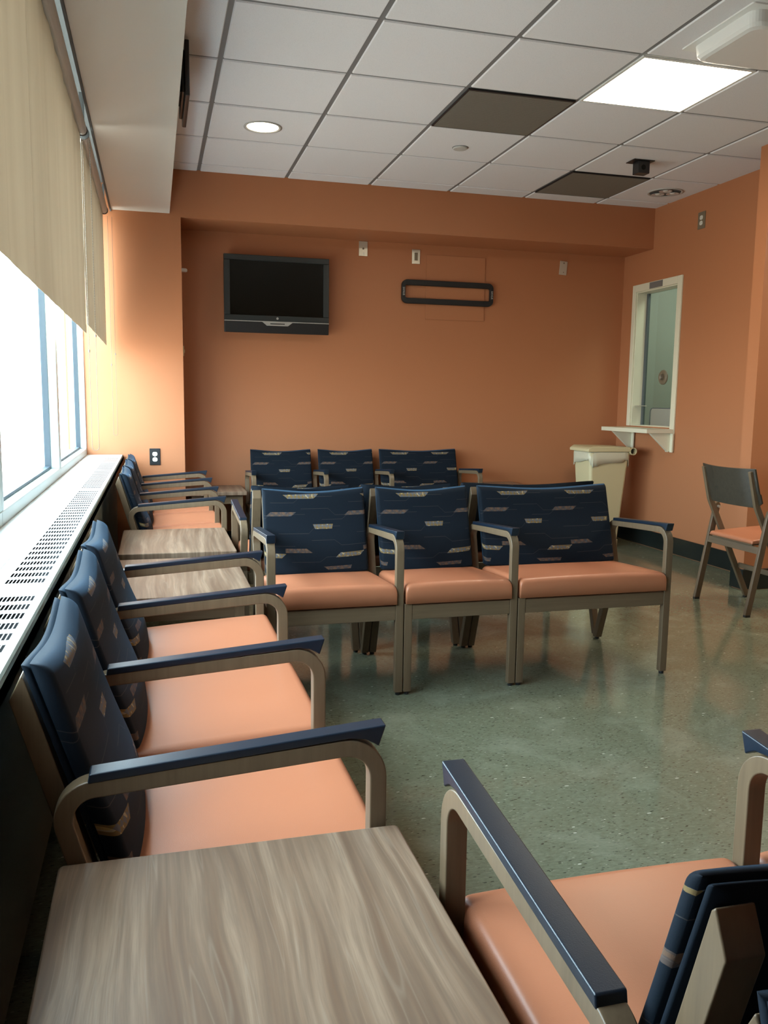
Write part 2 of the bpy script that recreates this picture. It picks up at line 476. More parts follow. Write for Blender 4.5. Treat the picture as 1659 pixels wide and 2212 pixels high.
# baseboards
bm = bmesh.new(); box(bm, XR-.012, 4.567, .004, XR, YB, .135); struct(bm, 'baseboard_right', M['base'], bevel=.004)
bm = bmesh.new(); box(bm, .205, YB-.012, .004, XR-.012, YB, .135); struct(bm, 'baseboard_back', M['base'], bevel=.004)
bm = bmesh.new(); box(bm, 3.580, 4.454, .004, XE, 4.466, .135); box(bm, 3.580, 4.4661, .004, 3.592, 4.579, .135); box(bm, 3.592, 4.567, .004, XR-.012, 4.579, .135)
struct(bm, 'baseboard_partition', M['base'], bevel=.004)

# ceiling: square lay-in tiles between grey tees
bm = bmesh.new()
box(bm, -.62, YN, CE+.006, XE, YB, CE+.05, 1)
skip = {(3, 1): 'grille', (5, 3): 'x', (3, 0): None, (4, 0): None}
special = {}
def cellxy(i, j): return GX+i*T, GY+j*T
GRILLES = [(2, 1), (4, 3)]
LIGHTS = [(3, 0), (7, -1), (7, 0), (10, -3)]
g = .0115
for i in range(-2, 12):
    for j in range(-11, 5):
        x, y = cellxy(i, j)
        x1, y1 = x+T, y+T
        xa, ya, xb, yb = max(x+g, .131), max(y+g, YN), min(x1-g, XE), min(y1-g, YC)
        if xb-xa < .02 or yb-ya < .02: continue
        if (i, j) in GRILLES or (i, j) in LIGHTS: continue
        if y > 4.5 and x >= XR: continue
        s = .004
        lo = [bm.verts.new(v) for v in ((xa+s, ya+s, CE), (xb-s, ya+s, CE), (xb-s, yb-s, CE), (xa+s, yb-s, CE))]
        hi = [bm.verts.new(v) for v in ((xa, ya, CE+.006), (xb, ya, CE+.006), (xb, yb, CE+.006), (xa, yb, CE+.006))]
        bm.faces.new(lo[::-1])
        for k in range(4): bm.faces.new((lo[k], lo[(k+1) % 4], hi[(k+1) % 4], hi[k]))
struct(bm, 'ceiling', [M['tile_ceiling'], M['grid']])
# soffit over the windows, and the pocket for the blinds
sbox('ceiling_soffit', -.252, YN, 2.43, .131, YC, CE+.05, M['white_wall'])
bm = bmesh.new(); box(bm, -.262, YN, 2.418, -.2525, YC, 2.60); box(bm, XW, YN, 2.60, -.2525, YC, 2.62)
struct(bm, 'trim_1', M['valance'])

# ------------------------------------------------------------------ windows
MULL = [1.09, 2.79, 4.49]
ZS, ZT = .80, 2.46
edges = [.70]+MULL+[YC]
# sloped inner sill strip
for n, (a, b) in enumerate(zip(edges, edges[1:])):
    w = empty('window_%d' % (n+1), (XW-.05, (a+b)/2, ZS)); w['kind'] = 'structure'
    cx, cy = XW-.05, (a+b)/2
    def rel(v): return (v[0]-cx, v[1]-cy, v[2]-ZS)
    def rbox(bm, x0, y0, z0, x1, y1, z1): box(bm, x0-cx, y0-cy, z0-ZS, x1-cx, y1-cy, z1-ZS)
    bm = bmesh.new()
    m0, m1 = (a if n == 0 else a), (b-.04 if b != YC else b-.001)
    lo, hi = a+(.04 if n else 0), (b-.04 if b != YC else b-.015)
    rbox(bm, -.56, a+.001, ZS-.035, XW, b-.001, ZS+.012)          # bottom rail
    rbox(bm, -.56, a+.001, ZT-.05, XW, b-.001, ZT)                # top rail
    rbox(bm, -.56, lo-.0395 if n else lo, ZS+.012, XW, lo, ZT-.05)
    rbox(bm, -.56, hi, ZS+.012, XW, hi+(.0395 if b != YC else .014), ZT-.05)
    finish(bm, 'frame', M['alu'], w, bevel=.004)
    bm = bmesh.new(); q = .012
    rbox(bm, -.528, lo, ZS+.013, -.50, lo+q, ZT-.05); rbox(bm, -.528, hi-q, ZS+.013, -.50, hi, ZT-.05)
    rbox(bm, -.528, lo+q, ZS+.013, -.50, hi-q, ZS+.013+q); rbox(bm, -.528, lo+q, ZT-.05-q, -.50, hi-q, ZT-.05)
    finish(bm, 'gasket', M['gasket'], w)
    bm = bmesh.new(); rbox(bm, -.520, lo+.002, ZS+.014, -.514, hi-.002, ZT-.052)
    finish(bm, 'pane', M['glass'], w)

# ------------------------------------------------------------------ radiator cover with slotted top
def radiator():
    r = empty('radiator_cover', (-.34, 1.8, 0), 'long white radiator cover with slotted top running under the windows', 'radiator')
    ox, oy = -.34, 1.8
    x0, x1, y0, y1 = XW+.001, -.223, YN+.01, YC-.005
    groups = [(3.895, 5.90), (1.90, 3.80), (-.10, 1.80)]
    sx0, sx1, ns = -.318, -.238, 11
    bm = bmesh.new()
    xs = [x0]
    pw = (sx1-sx0)/ns
    for k in range(ns):
        xs += [sx0+k*pw+.0010, sx0+(k+1)*pw-.0010]
    xs.append(x1)
    ys = [y0]; hole_rows = set()
    for a, b in sorted(groups):
        n = int((b-a)/.068)
        for k in range(n):
            ya = a+k*(b-a)/n; ys.append(ya+.006); hole_rows.add(len(ys)-1); ys.append(ya+.049)
    ys.append(y1)
    V = {}
    def v(i, j):
        if (i, j) not in V: V[(i, j)] = bm.verts.new((xs[i]-ox, ys[j]-oy, ZR))
        return V[(i, j)]
    for i in range(len(xs)-1):
        for j in range(len(ys)-1):
            if j in hole_rows and i % 2 == 1 and 0 < i < len(xs)-2: continue
            bm.faces.new((v(i, j), v(i+1, j), v(i+1, j+1), v(i, j+1)))
    finish(bm, 'slotted_top', M['radiator'], r)
    # rounded front lip and front face
    bm = bmesh.new()
    prof = [(x1, ZR), (x1+.004, ZR-.003), (x1+.006, ZR-.010), (x1+.006, ZR-.035), (x1-.044, ZR-.06), (x1-.048, .10), (x1-.08, .10), (x1-.08, .0)]
    A = [bm.verts.new((p[0]-ox, y0-oy, p[1])) for p in prof]; B = [bm.verts.new((p[0]-ox, y1-oy, p[1])) for p in prof]
    for k in range(len(prof)-1): bm.faces.new((A[k], A[k+1], B[k+1], B[k]))
    bmesh.ops.solidify(bm, geom=bm.faces, thickness=.0015)
    finish(bm, 'front_panel', M['rad_front'], r)
    bm = bmesh.new(); box(bm, sx0-.03-ox, y0-oy, ZR-.060, sx1+.006-ox, y1-oy, ZR-.05); box(bm, sx0-.032-ox, y0-oy, ZR-.06, sx0-.03-ox, y1-oy, ZR-.001)
    finish(bm, 'slot_shade_sheet', M['slot_shade'], r)  # near-black sheet: the shade inside the cover is put into its colour
    # joints between cover lengths
    bm = bmesh.new()
    for yy in (3.85, 1.85, -.15): box(bm, x0-ox, yy-.0012-oy, ZR+.0002, x1+.002-ox, yy+.0012-oy, ZR+.0008)
    box(bm, -.354-ox, YN+.02-oy, ZR+.0002, -.352-ox, 3.80-oy, ZR+.001)
    finish(bm, 'seam', M['rad_front'], r)
radiator()

# ------------------------------------------------------------------ roller blinds
def blind(y0, y1, zb, x, label, ripple, tube_end=True):
    t = empty('roller_blind', (x, (y0+y1)/2, zb), label, 'blind', group=None)
    cy = (y0+y1)/2
    bm = bmesh.new()
    ny = max(int((y1-y0)/.02), 10); zs = [0, .002, .035, .037, .2, .4, .6, .8, 1-.03]
    H = 2.41-zb
    zz = [0, .003, .038, .041, .15, .3, .45, .6, .75, H]
    rows = []
    for z in zz:
        row = []
        for k in range(ny+1):
            y = y0-cy+(y1-y0)*k/ny
            f = min(z/.3, 1)*(1-.6*z/H)+.25
            dx = ripple*f*(math.sin(y*17+.6*math.sin(y*5))+.6*math.sin(y*41+1.3))*.5
            if z <= .039: dx += .0012
            row.append(bm.verts.new((dx, y, z)))
        rows.append(row)
    for a, b in zip(rows, rows[1:]):
        for k in range(ny): bm.faces.new((a[k], a[k+1], b[k+1], b[k])).smooth = True
    o = finish(bm, 'cloth', M['blind'], t)
    sm = o.modifiers.new('solid', 'SOLIDIFY'); sm.thickness = .0008
    bm = bmesh.new(); tube(bm, [(.010, y0-cy+.012, H-.008), (.010, y1-cy-.012, H-.008)], .0235, 24)
    finish(bm, 'roller_tube', M['tube'], t, smooth=False)
    for yy in (y0-cy+.004, y1-cy-.004):
        bm = bmesh.new(); tube(bm, [(.010, yy-.005, H-.008), (.010, yy+.005, H-.008)], .0275, 20); box(bm, .003, yy-.003, H-.01, .017, yy+.003, H+.16)
        finish(bm, 'end_bracket', M['valance'], t)
    return t
bl0 = blind(.66, 2.49, 1.462, -.302, 'long beige roller blind nearest the viewer, lowered to mid window', .006)
bl1 = blind(2.505, 4.36, 1.470, -.309, 'beige roller blind in the middle of the window row, between its neighbours', .006)
bl2 = blind(4.40, 6.10, 1.515, -.305, 'beige roller blind farthest away, beside the orange column', .005)

def chain(name, x, ya, zbot, half, label, dirx=True):
    """endless bead chain hanging in a loop"""
    t = empty(name, (x, ya, zbot), label, 'blind chain')
    bm = bmesh.new()
    H = 2.37-zbot
    pts = [Vector((-half, 0, H))]+[Vector((-half, 0, H*(1-k/12))) for k in range(1, 12)]
    pts += [Vector((half*-math.cos(a), 0, half*(1-math.sin(a)))) for a in [PI*k/10 for k in range(11)]]
    pts += [Vector((half, 0, H*(k/12))) for k in range(1, 13)]
    tube(bm, pts, .0011, 6)
    # beads
    L = 0
    for p, q in zip(pts, pts[1:]):
        seg = (q-p).length
        n = max(1, int(seg/.012))
        for k in range(n):
            c = p.lerp(q, k/n)
            r = .0024
            vs = [bm.verts.new(c+Vector(d)*r) for d in ((1,0,0),(0,1,0),(-1,0,0),(0,-1,0),(0,0,1),(0,0,-1))]
            for a, b in ((0,1),(1,2),(2,3),(3,0)):
                bm.faces.new((vs[a], vs[b], vs[4])); bm.faces.new((vs[b], vs[a], vs[5]))
    finish(bm, 'bead_loop', M['chain'], t, smooth=True)
    for sx_, f_ in ((half, .38), (-half, .33)):
        bm = bmesh.new(); tube(bm, [(sx_, 0, H*f_-.006), (sx_, 0, H*f_+.006)], .004, 8)
        finish(bm, 'connector', M['chain'], t)
chain('blind_chain', -.283, 4.385, .905, .016, 'grey bead chain loop hanging from the joint between two rollers')
chain('blind_chain', -.262, 6.14, .905, .0135, 'grey bead chain loop hanging close in front of the orange column')

# ------------------------------------------------------------------ chairs
FR = .032          # lateral thickness of a side frame
ARM_PATH = fillet([(.0135, .012), (.0135, .632), (.494, .601), (.425, .345)], [.052, .045], 10)
def padpoly():
    return [(.444, .6285), (.002, .6625), (.0135, .628), (.022, .634), (.035, .641), (.060, .6445), (.447, .6135)]

def make_chair(w, kind='both', wide=False):
    """front edge on local y=0, sitter looks to -y; x from 0 to w.  kind: which sides carry an arm"""
    root = bpy.data.objects.new('waiting_room_chair', None); COL.objects.link(root); root.empty_display_size = .1
    armL = kind in ('both', 'left'); armR = kind in ('both', 'right')
    for side, has in ((0, armL), (1, armR)):
        x0 = 0 if side == 0 else w-FR
        if has:
            bm = bmesh.new(); ribbon(bm, ARM_PATH, .027, 'x', x0, x0+FR)
            fr = finish(bm, 'arm_frame', M['wood'], root, bevel=.0025)
            bm = bmesh.new(); extr(bm, padpoly(), 'x', x0-.001, x0+FR+.001)
            p = finish(bm, 'arm_pad', M['pad'], fr, bevel=.0025); p['label'] = 'dark blue arm pad'
        else:
            bm = bmesh.new(); box(bm, x0, .0, .012, x0+FR, .027, .372)
            finish(bm, 'front_leg', M['wood'], root, bevel=.0025)
        bm = bmesh.new(); extr(bm, [(.427, .385), (.461, .385), (.587, .010), (.553, .010)], 'x', x0, x0+FR)
        finish(bm, 'rear_leg', M['wood'], root, bevel=.0025)
        bm = bmesh.new(); box(bm, x0+.004, .027, .312, x0+FR-.004, .44, .372)
        finish(bm, 'side_rail', M['wood_y'], root, bevel=.002)
        for yy in (.0135, .570):
            bm = bmesh.new(); lathe(bm, [(.010, .0), (.011, .004), (.010, .013)], 'z', (x0+FR/2, yy, 0), 12, True)
            finish(bm, 'glide', M['black'], root)
    bm = bmesh.new(); box(bm, FR, .002, .308, w-FR, .024, .366)
    finish(bm, 'front_rail', M['wood_x'], root, bevel=.0025)
    bm = bmesh.new(); box(bm, FR, .430, .318, w-FR, .452, .372)
    finish(bm, 'rear_rail', M['wood_x'], root, bevel=.0025)
    # slanted back posts, set just inside the sides
    pw = .038
    for side in (0, 1):
        x0 = (.048 if side == 0 else w-.048-pw)
        bm = bmesh.new(); extr(bm, [(.425, .335), (.412, .345), (.532, .760), (.537, .765), (.554, .729), (.4475, .36), (.445, .335)], 'x', x0, x0+pw)
        finish(bm, 'back_post', M['wood'], root, bevel=.002)
    # seat
    il = (FR-.002) if armL else .004
    ir = (FR-.002) if armR else .004
    sw = w-il-ir; sd = .435
    def sdep(u, v): return .078+.012*math.sin(PI*min(max(u, 0), 1))**.6*math.sin(PI*min(max(v*.85+.12, 0), 1))**.8-.027*v
    bm = bmesh.new()
    pillow(bm, sw, sd, sdep, .020, lambda x, y, d: (il+x, -.010+y, .374+d), inner=(10, 8))
    finish(bm, 'seat', M['vinyl'], root)
    # back: padded front with a lumbar swell, thin shell behind
    bl = (.045 if armL else .010); br = (.045 if armR else .010)
    bw = w-bl-br; bh = .363
    S = .315; cs = 1/math.sqrt(1+S*S)
    def place(off):
        def f(x, y, d):
            b = .414+off+y*S*cs; z = .438+y*cs
            return (bl+x, b-d*cs, z-d*S*cs)
        return f
    def topf(u):
        return -.016*math.sin(PI*min(max(u, 0), 1))**1.4
    def bdep(u, v):
        c = math.sin(PI*min(max(u, 0), 1))**.6
        return .027+c*(.007+.024*math.exp(-((v-.22)/.24)**2)+.003*math.exp(-((v-.9)/.12)**2))
    bm = bmesh.new()
    def pl(x, y, d):
        return place(0)(x, y, d)
    pillow(bm, bw, bh, bdep, .013, pl, inner=(14, 12), top=lambda u: topf(u))
    br_o = finish(bm, 'backrest', M['fabric'], root)
    bm = bmesh.new()
    pillow(bm, bw-.004, bh-.002, lambda u, v: .011, .005, lambda x, y, d: place(.0125)(x+.002, y, d), inner=(14, 8), top=lambda u: topf(u))
    finish(bm, 'back_shell', M['fabric_back'], br_o)
    for xx in (w*.34, w*.62):
        bm = bmesh.new(); extr(bm, [(.405, .375), (.432, .375), (.452, .50), (.432, .50)], 'x', xx, xx+.03)
        finish(bm, 'back_bracket', M['black'], root)
    return root

CH = {}
def chair(w, kind, loc, rz, label, group):
    key = (round(w, 3), kind)
    if key not in CH: CH[key] = make_chair(w, kind); o = CH[key]
    else: o = copy_tree(CH[key])
    o.location = loc; o.rotation_euler = (0, 0, rz)
    tag(o, label, 'chair', group); return o

XF = .342
rowA = [(1.215, .525, 'both', 'window-side chair nearest the viewer, orange seat and blue arm beside the big wood table'),
        (1.745, .525, 'right', 'middle chair of the nearest three along the window, its blue back touching both neighbours'),
        (2.275, .525, 'right', 'window-side chair just before the wood tables, last of the nearest three')]
for y, w, k, lb in rowA:
    chair(w, k, (XF, y, 0), PI/2, lb, 'near row of chairs along the window')
rowB = [(4.412, .55, 'both', 'window-side chair right behind the far wood table, first of the distant three'),
        (4.968, .55, 'right', 'middle chair of the distant three by the window'),
        (5.524, .55, 'right', 'window-side chair farthest from viewer, beside the column with the black outlet')]
for y, w, k, lb in rowB:
    chair(w, k, (XF+.012, y, 0), PI/2, lb, 'far row of chairs along the window')
for x, w, k, lb in [(.395, .537, 'both', 'blue and orange chair at window end of centre row, facing viewer'),
                    (.936, .482, 'right', 'narrow middle chair of the centre row facing viewer'),
                    (1.422, .711, 'right', 'extra-wide chair at the trash bin end of centre row, facing viewer')]:
    chair(w, k, (x, 3.10, 0), 0, lb, 'centre row of chairs facing the viewer')
for x1, w, k, lb in [(.900, .535, 'both', 'back-turned chair behind the centre row at its window end, one blue arm showing'),
                     (1.395, .490, 'left', 'back-turned chair behind the narrow middle chair, only its top edge showing'),
                     (2.150, .750, 'left', 'back-turned extra-wide chair behind the centre row\'s wide chair')]:
    chair(w, k, (x1, 4.282, 0), PI, lb, 'centre row of chairs facing the back wall')
for x, w, k, lb in [(.660, .558, 'both', 'dark chair against back wall below the television, nearest the corner table'),
                    (1.222, .493, 'right', 'narrow dark chair in the middle of the back wall row'),
                    (1.720, .700, 'right', 'wide dark chair against back wall below the black bracket')]:
    chair(w, k, (x, 6.0, 0), 0, lb, 'row of chairs against the back wall')
chair(.525, 'both', (.907, 1.068, 0), PI-.008, 'large foreground chair with orange seat turned away, right of the big wood table', 'foreground chairs seen from behind')
chair(.525, 'left', (1.437, 1.064, 0), PI-.008, 'chair cut off by the right picture edge, beyond the foreground chair', 'foreground chairs seen from behind')
chair(.525, 'both', (.328, -.110, 0), 0, 'chair at the bottom right corner, only a strip of blue back and post showing', None)

def rrect(w, h, r, n=6):
    pts = []
    for cx, cy, a0 in ((w/2-r, h/2-r, 0), (-w/2+r, h/2-r, PI/2), (-w/2+r, -h/2+r, PI), (w/2-r, -h/2+r, 3*PI/2)):
        for k in range(n+1): pts.append((cx+r*math.cos(a0+PI/2*k/n), cy+r*math.sin(a0+PI/2*k/n)))
    return pts

# ------------------------------------------------------------------ side tables
def make_table(w, d, label, loc):
    t = empty('side_table', loc, label, 'table')
    bm = bmesh.new(); extr(bm, [(a+w/2, b+d/2) for a, b in rrect(w, d, .009, 4)], 'z', .4735, .5)
    top = finish(bm, 'table_top', M['laminate'], t, bevel=.004, seg=3)
    for (x, y) in ((.03, .03), (w-.065, .03), (.03, d-.065), (w-.065, d-.065)):
        bm = bmesh.new(); box(bm, x, y, .0, x+.035, y+.035, .4735); finish(bm, 'leg', M['wood'], t, bevel=.002)
    bm = bmesh.new()
    box(bm, .065, .035, .41, w-.065, .055, .473); box(bm, .065, d-.055, .41, w-.065, d-.035, .473)
    box(bm, .035, .065, .41, .055, d-.065, .473); box(bm, w-.055, .065, .41, w-.035, d-.065, .473)
    finish(bm, 'apron', M['wood_x'], t)
    return t
make_table(.505, .72, 'big foreground wood-grain side table at lower left of the photo', (-.147, .487, 0))
make_table(.485, .72, 'wood-grain side table partly hidden behind blue arms, nearer of the two by the window', (-.165, 2.862, 0))
make_table(.505, .70, 'wood-grain side table in front of the distant window chairs, open top visible', (-.165, 3.708, 0))
make_table(.425, .50, 'small wood side table in the corner between column and back wall row', (.215, 6.115, 0))
make_table(.47, .48, 'wood side table at the far end of the back wall row, mostly hidden', (2.455, 6.12, 0))

# ------------------------------------------------------------------ television
def television():
    t = empty('television', (.917, 6.56, 1.665), 'flat black television switched off, hung on the orange back wall', 'television')
    W_, H_ = .796, .570
    bm = bmesh.new(); box(bm, -.30, -.03, .08, .30, .03, .50)
    finish(bm, 'back_housing', M['black'], t, bevel=.01)
    bm = bmesh.new()
    b = .045; zb = .088
    box(bm, -W_/2, -.06, zb, W_/2, -.028, zb+.042); box(bm, -W_/2, -.06, H_-.042, W_/2, -.028, H_)
    box(bm, -W_/2, -.06, zb+.042, -W_/2+b, -.028, H_-.042); box(bm, W_/2-b, -.06, zb+.042, W_/2, -.028, H_-.042)
    finish(bm, 'bezel', M['bezel'], t, bevel=.004)
    bm = bmesh.new(); box(bm, -W_/2+b, -.052, zb+.042, W_/2-b, -.03, H_-.042)
    finish(bm, 'screen', M['screen'], t)
    bm = bmesh.new(); extr(bm, [(-.06, .082), (-.028, .082), (-.028, .0), (-.05, .0)], 'x', -W_/2, W_/2)
    finish(bm, 'speaker_bar', M['black'], t, bevel=.004)
    bm = bmesh.new(); box(bm, -W_/2, -.0615, .082, W_/2, -.03, .088)
    extr(bm, [(-.115, .082), (.115, .082), (.080, .055), (-.080, .055)], 'y', -.0625, -.05)
    finish(bm, 'silver_trim', M['silver'], t)
    bm = bmesh.new(); box(bm, -.055, -.0635, .066, .055, -.062, .073); finish(bm, 'slot', M['black'], t)
    bm = bmesh.new(); lathe(bm, [(.0001, -.0618), (.009, -.0618), (.009, -.059)], 'y', (0, 0, .110), 20)
    finish(bm, 'round_logo', M['silver'], t)
    bm = bmesh.new(); box(bm, -.15, .03, .2, .15, .0695, .42); finish(bm, 'wall_mount', M['dark_bracket'], t)
television()

def text_mesh(body, size, name, mat, parent, mtx, depth=.0006):
    cu = bpy.data.curves.new(name, 'FONT'); cu.body = body; cu.size = size; cu.extrude = depth; cu.align_x = 'CENTER'; cu.align_y = 'CENTER'
    tmp = bpy.data.objects.new('tmp', cu); COL.objects.link(tmp)
    dg = bpy.context.evaluated_depsgraph_get(); me = bpy.data.meshes.new_from_object(tmp.evaluated_get(dg))
    bpy.data.objects.remove(tmp); me.transform(mtx); me.materials.clear(); me.materials.append(mat); me.name = name
    o = bpy.data.objects.new(name, me); COL.objects.link(o); o.parent = parent; return o

def bracket():
    t = empty('wall_bracket', (2.317, YB, 2.037), 'empty black oblong television bracket on the orange back wall', 'bracket')
    o, i = rrect(.782, .186, .045), rrect(.725, .100, .014)
    bm = bmesh.new()
    def ring(p, y): return [bm.verts.new((a, y, b)) for a, b in p]
    of, ob, inf, inb = ring(o, -.036), ring(o, -.006), ring(i, -.036), ring(i, -.006)
    n = len(o)
    for k in range(n):
        q = (k+1) % n
        bm.faces.new((of[k], of[q], inf[q], inf[k])); bm.faces.new((ob[q], ob[k], inb[k], inb[q]))
        bm.faces.new((ob[k], ob[q], of[q], of[k])); bm.faces.new((inb[q], inb[k], inf[k], inf[q]))
    finish(bm, 'bracket_ring', M['dark_bracket'], t, bevel=.003)
    bm = bmesh.new()
    for x in (-.25, .25): box(bm, x-.02, -.0355, .055, x+.02, -.0001, .09); box(bm, x-.02, -.0355, -.09, x+.02, -.0001, -.055)
    finish(bm, 'wall_spacer', M['dark_bracket'], t)
    for s in (-1, 1):
        R = Matrix.Translation((s*.377, -.0365, 0)) @ Matrix.Rotation(PI/2, 4, 'X') @ Matrix.Rotation(-s*PI/2 if s > 0 else -PI/2, 4, 'Z')
        text_mesh('SANUS', .021, 'lettering', M['letter'], t, R)
bracket()
bm = bmesh.new(); box(bm, -.2525, -.008, 0, .2525, -.0025, .507); box(bm, -.245, -.0025, .006, .245, -.0004, .500)
o = finish(bm, 'wall_access_panel', M['wall'], bevel=.001); o.location = (2.387, YB, 1.827)
tag(o, 'square access panel painted over in wall orange behind the oblong bracket', 'wall panel')

def wall_plate(loc, rot, w, h, mat, label, kind, name='wall_plate', cat='wall plate'):
    t = empty(name, loc, label, cat); t.rotation_euler = rot
    bm = bmesh.new(); extr(bm, [(-w/2, -h/2), (w/2, -h/2), (w/2, h/2), (-w/2, h/2)], 'y', -.006, -.0003)
    finish(bm, 'plate', mat, t, bevel=.002)
    if kind == 'duplex':
        for zz in (.0195, -.0195):
            bm = bmesh.new(); extr(bm, rrect(.034, .029, .012), 'y', -.0085, -.006); r = finish(bm, 'receptacle', M['outlet_face'], t)
            bm = bmesh.new()
            for xx in (-.0065, .0065): box(bm, xx-.001, -.0092, -.001, xx+.001, -.0084, .007)
            lathe(bm, [(.0001, -.0091), (.0022, -.0091), (.0022, -.0084)], 'y', (0, 0, -.007), 10)
            s = finish(bm, 'slots', M['black'], r); r.location = (0, 0, zz)
        bm = bmesh.new(); lathe(bm, [(.0001, -.0078), (.003, -.0075), (.003, -.006)], 'y', (0, 0, 0), 10); finish(bm, 'screw', M['steel'], t)
    elif kind == 'coax':
        bm = bmesh.new(); lathe(bm, [(.0001, -.016), (.005, -.016), (.005, -.009), (.008, -.009), (.008, -.006)], 'y', (0, 0, 0), 12); finish(bm, 'socket', M['brown_plate'], t)
        bm = bmesh.new(); lathe(bm, [(.0001, -.008), (.009, -.0075), (.010, -.006)], 'y', (.004, 0, -.038), 14); finish(bm, 'round_cap', M['outlet_face'], t)
    elif kind == 'phone':
        bm = bmesh.new(); box(bm, -.013, -.012, -.03, .013, -.006, .03); finish(bm, 'jack', M['brown_plate'], t, bevel=.002)
    elif kind == 'blank':
        bm = bmesh.new(); box(bm, -.005, -.010, .034, .005, -.006, .045); lathe(bm, [(.0001, -.0078), (.004, -.0075), (.004, -.006)], 'y', (.004, 0, -.035), 10); finish(bm, 'screws', M['brown_plate'], t)
    return t
wall_plate((1.612, YB, 2.350), (0, 0, 0), .070, .112, M['steel'], 'steel cable plate high on back wall, between television and oblong bracket', 'coax')
wall_plate((2.047, YB, 2.313), (0, 0, 0), .068, .112, M['steel'], 'steel jack plate on back wall just above the oblong bracket', 'phone')
wall_plate((3.343, YB, 2.292), (0, .07, 0), .068, .112, M['steel'], 'crooked blank steel plate on back wall near the hatch', 'blank')
wall_plate((-.003, YC, .752), (0, 0, 0), .074, .118, M['black'], 'black duplex outlet low on the sunlit orange column', 'duplex', 'electrical_outlet', 'outlet')
wall_plate((XR, 5.58, 2.513), (0, 0, -PI/2), .085, .122, M['brown_plate'], 'brown duplex outlet high on the right wall above the hatch', 'duplex', 'electrical_outlet', 'outlet')
# two things on the hidden side of the column, seen edge-on
t = empty('wall_peg', (.205, 6.42, 2.085), 'tiny pale peg poking past the column edge beside the television', 'peg')
bm = bmesh.new(); lathe(bm, [(.016, 0), (.014, .012), (.014, .036), (.010, .046), (.0002, .048)], 'x', (0, 0, 0), 14)
finish(bm, 'knob', M['white_plastic'], t, smooth=True)
bm = bmesh.new(); lathe(bm, [(.018, 0.0005), (.018, .003), (.012, .004)], 'x', (0, 0, 0), 14); finish(bm, 'knob_base', M['white_plastic'], t)
t = empty('light_switch', (.205, 6.45, 1.51), 'pale switch plate seen edge-on on the column side, lower than the television', 'switch')
bm = bmesh.new(); box(bm, .0005, -.036, -.036, .015, .036, .036); finish(bm, 'plate', M['cream'], t, bevel=.002)
bm = bmesh.new(); box(bm, .015, -.006, -.012, .022, .006, .012); finish(bm, 'toggle', M['cream'], t, bevel=.001)
# flat black panel fixed to the room side of the soffit
t = empty('soffit_screen', (.131, 4.19, 2.46), 'slim black screen mounted on the soffit side, seen edge-on', 'screen')
bm = bmesh.new(); box(bm, .030, -.23, .015, .049, .23, .245); finish(bm, 'panel', M['black'], t, bevel=.004)
bm = bmesh.new(); box(bm, .016, -.19, .04, .030, .19, .215); finish(bm, 'rear_case', M['bezel'], t, bevel=.003)
bm = bmesh.new(); box(bm, .0005, -.10, .07, .016, .10, .17); finish(bm, 'mount_plate', M['dark_bracket'], t)

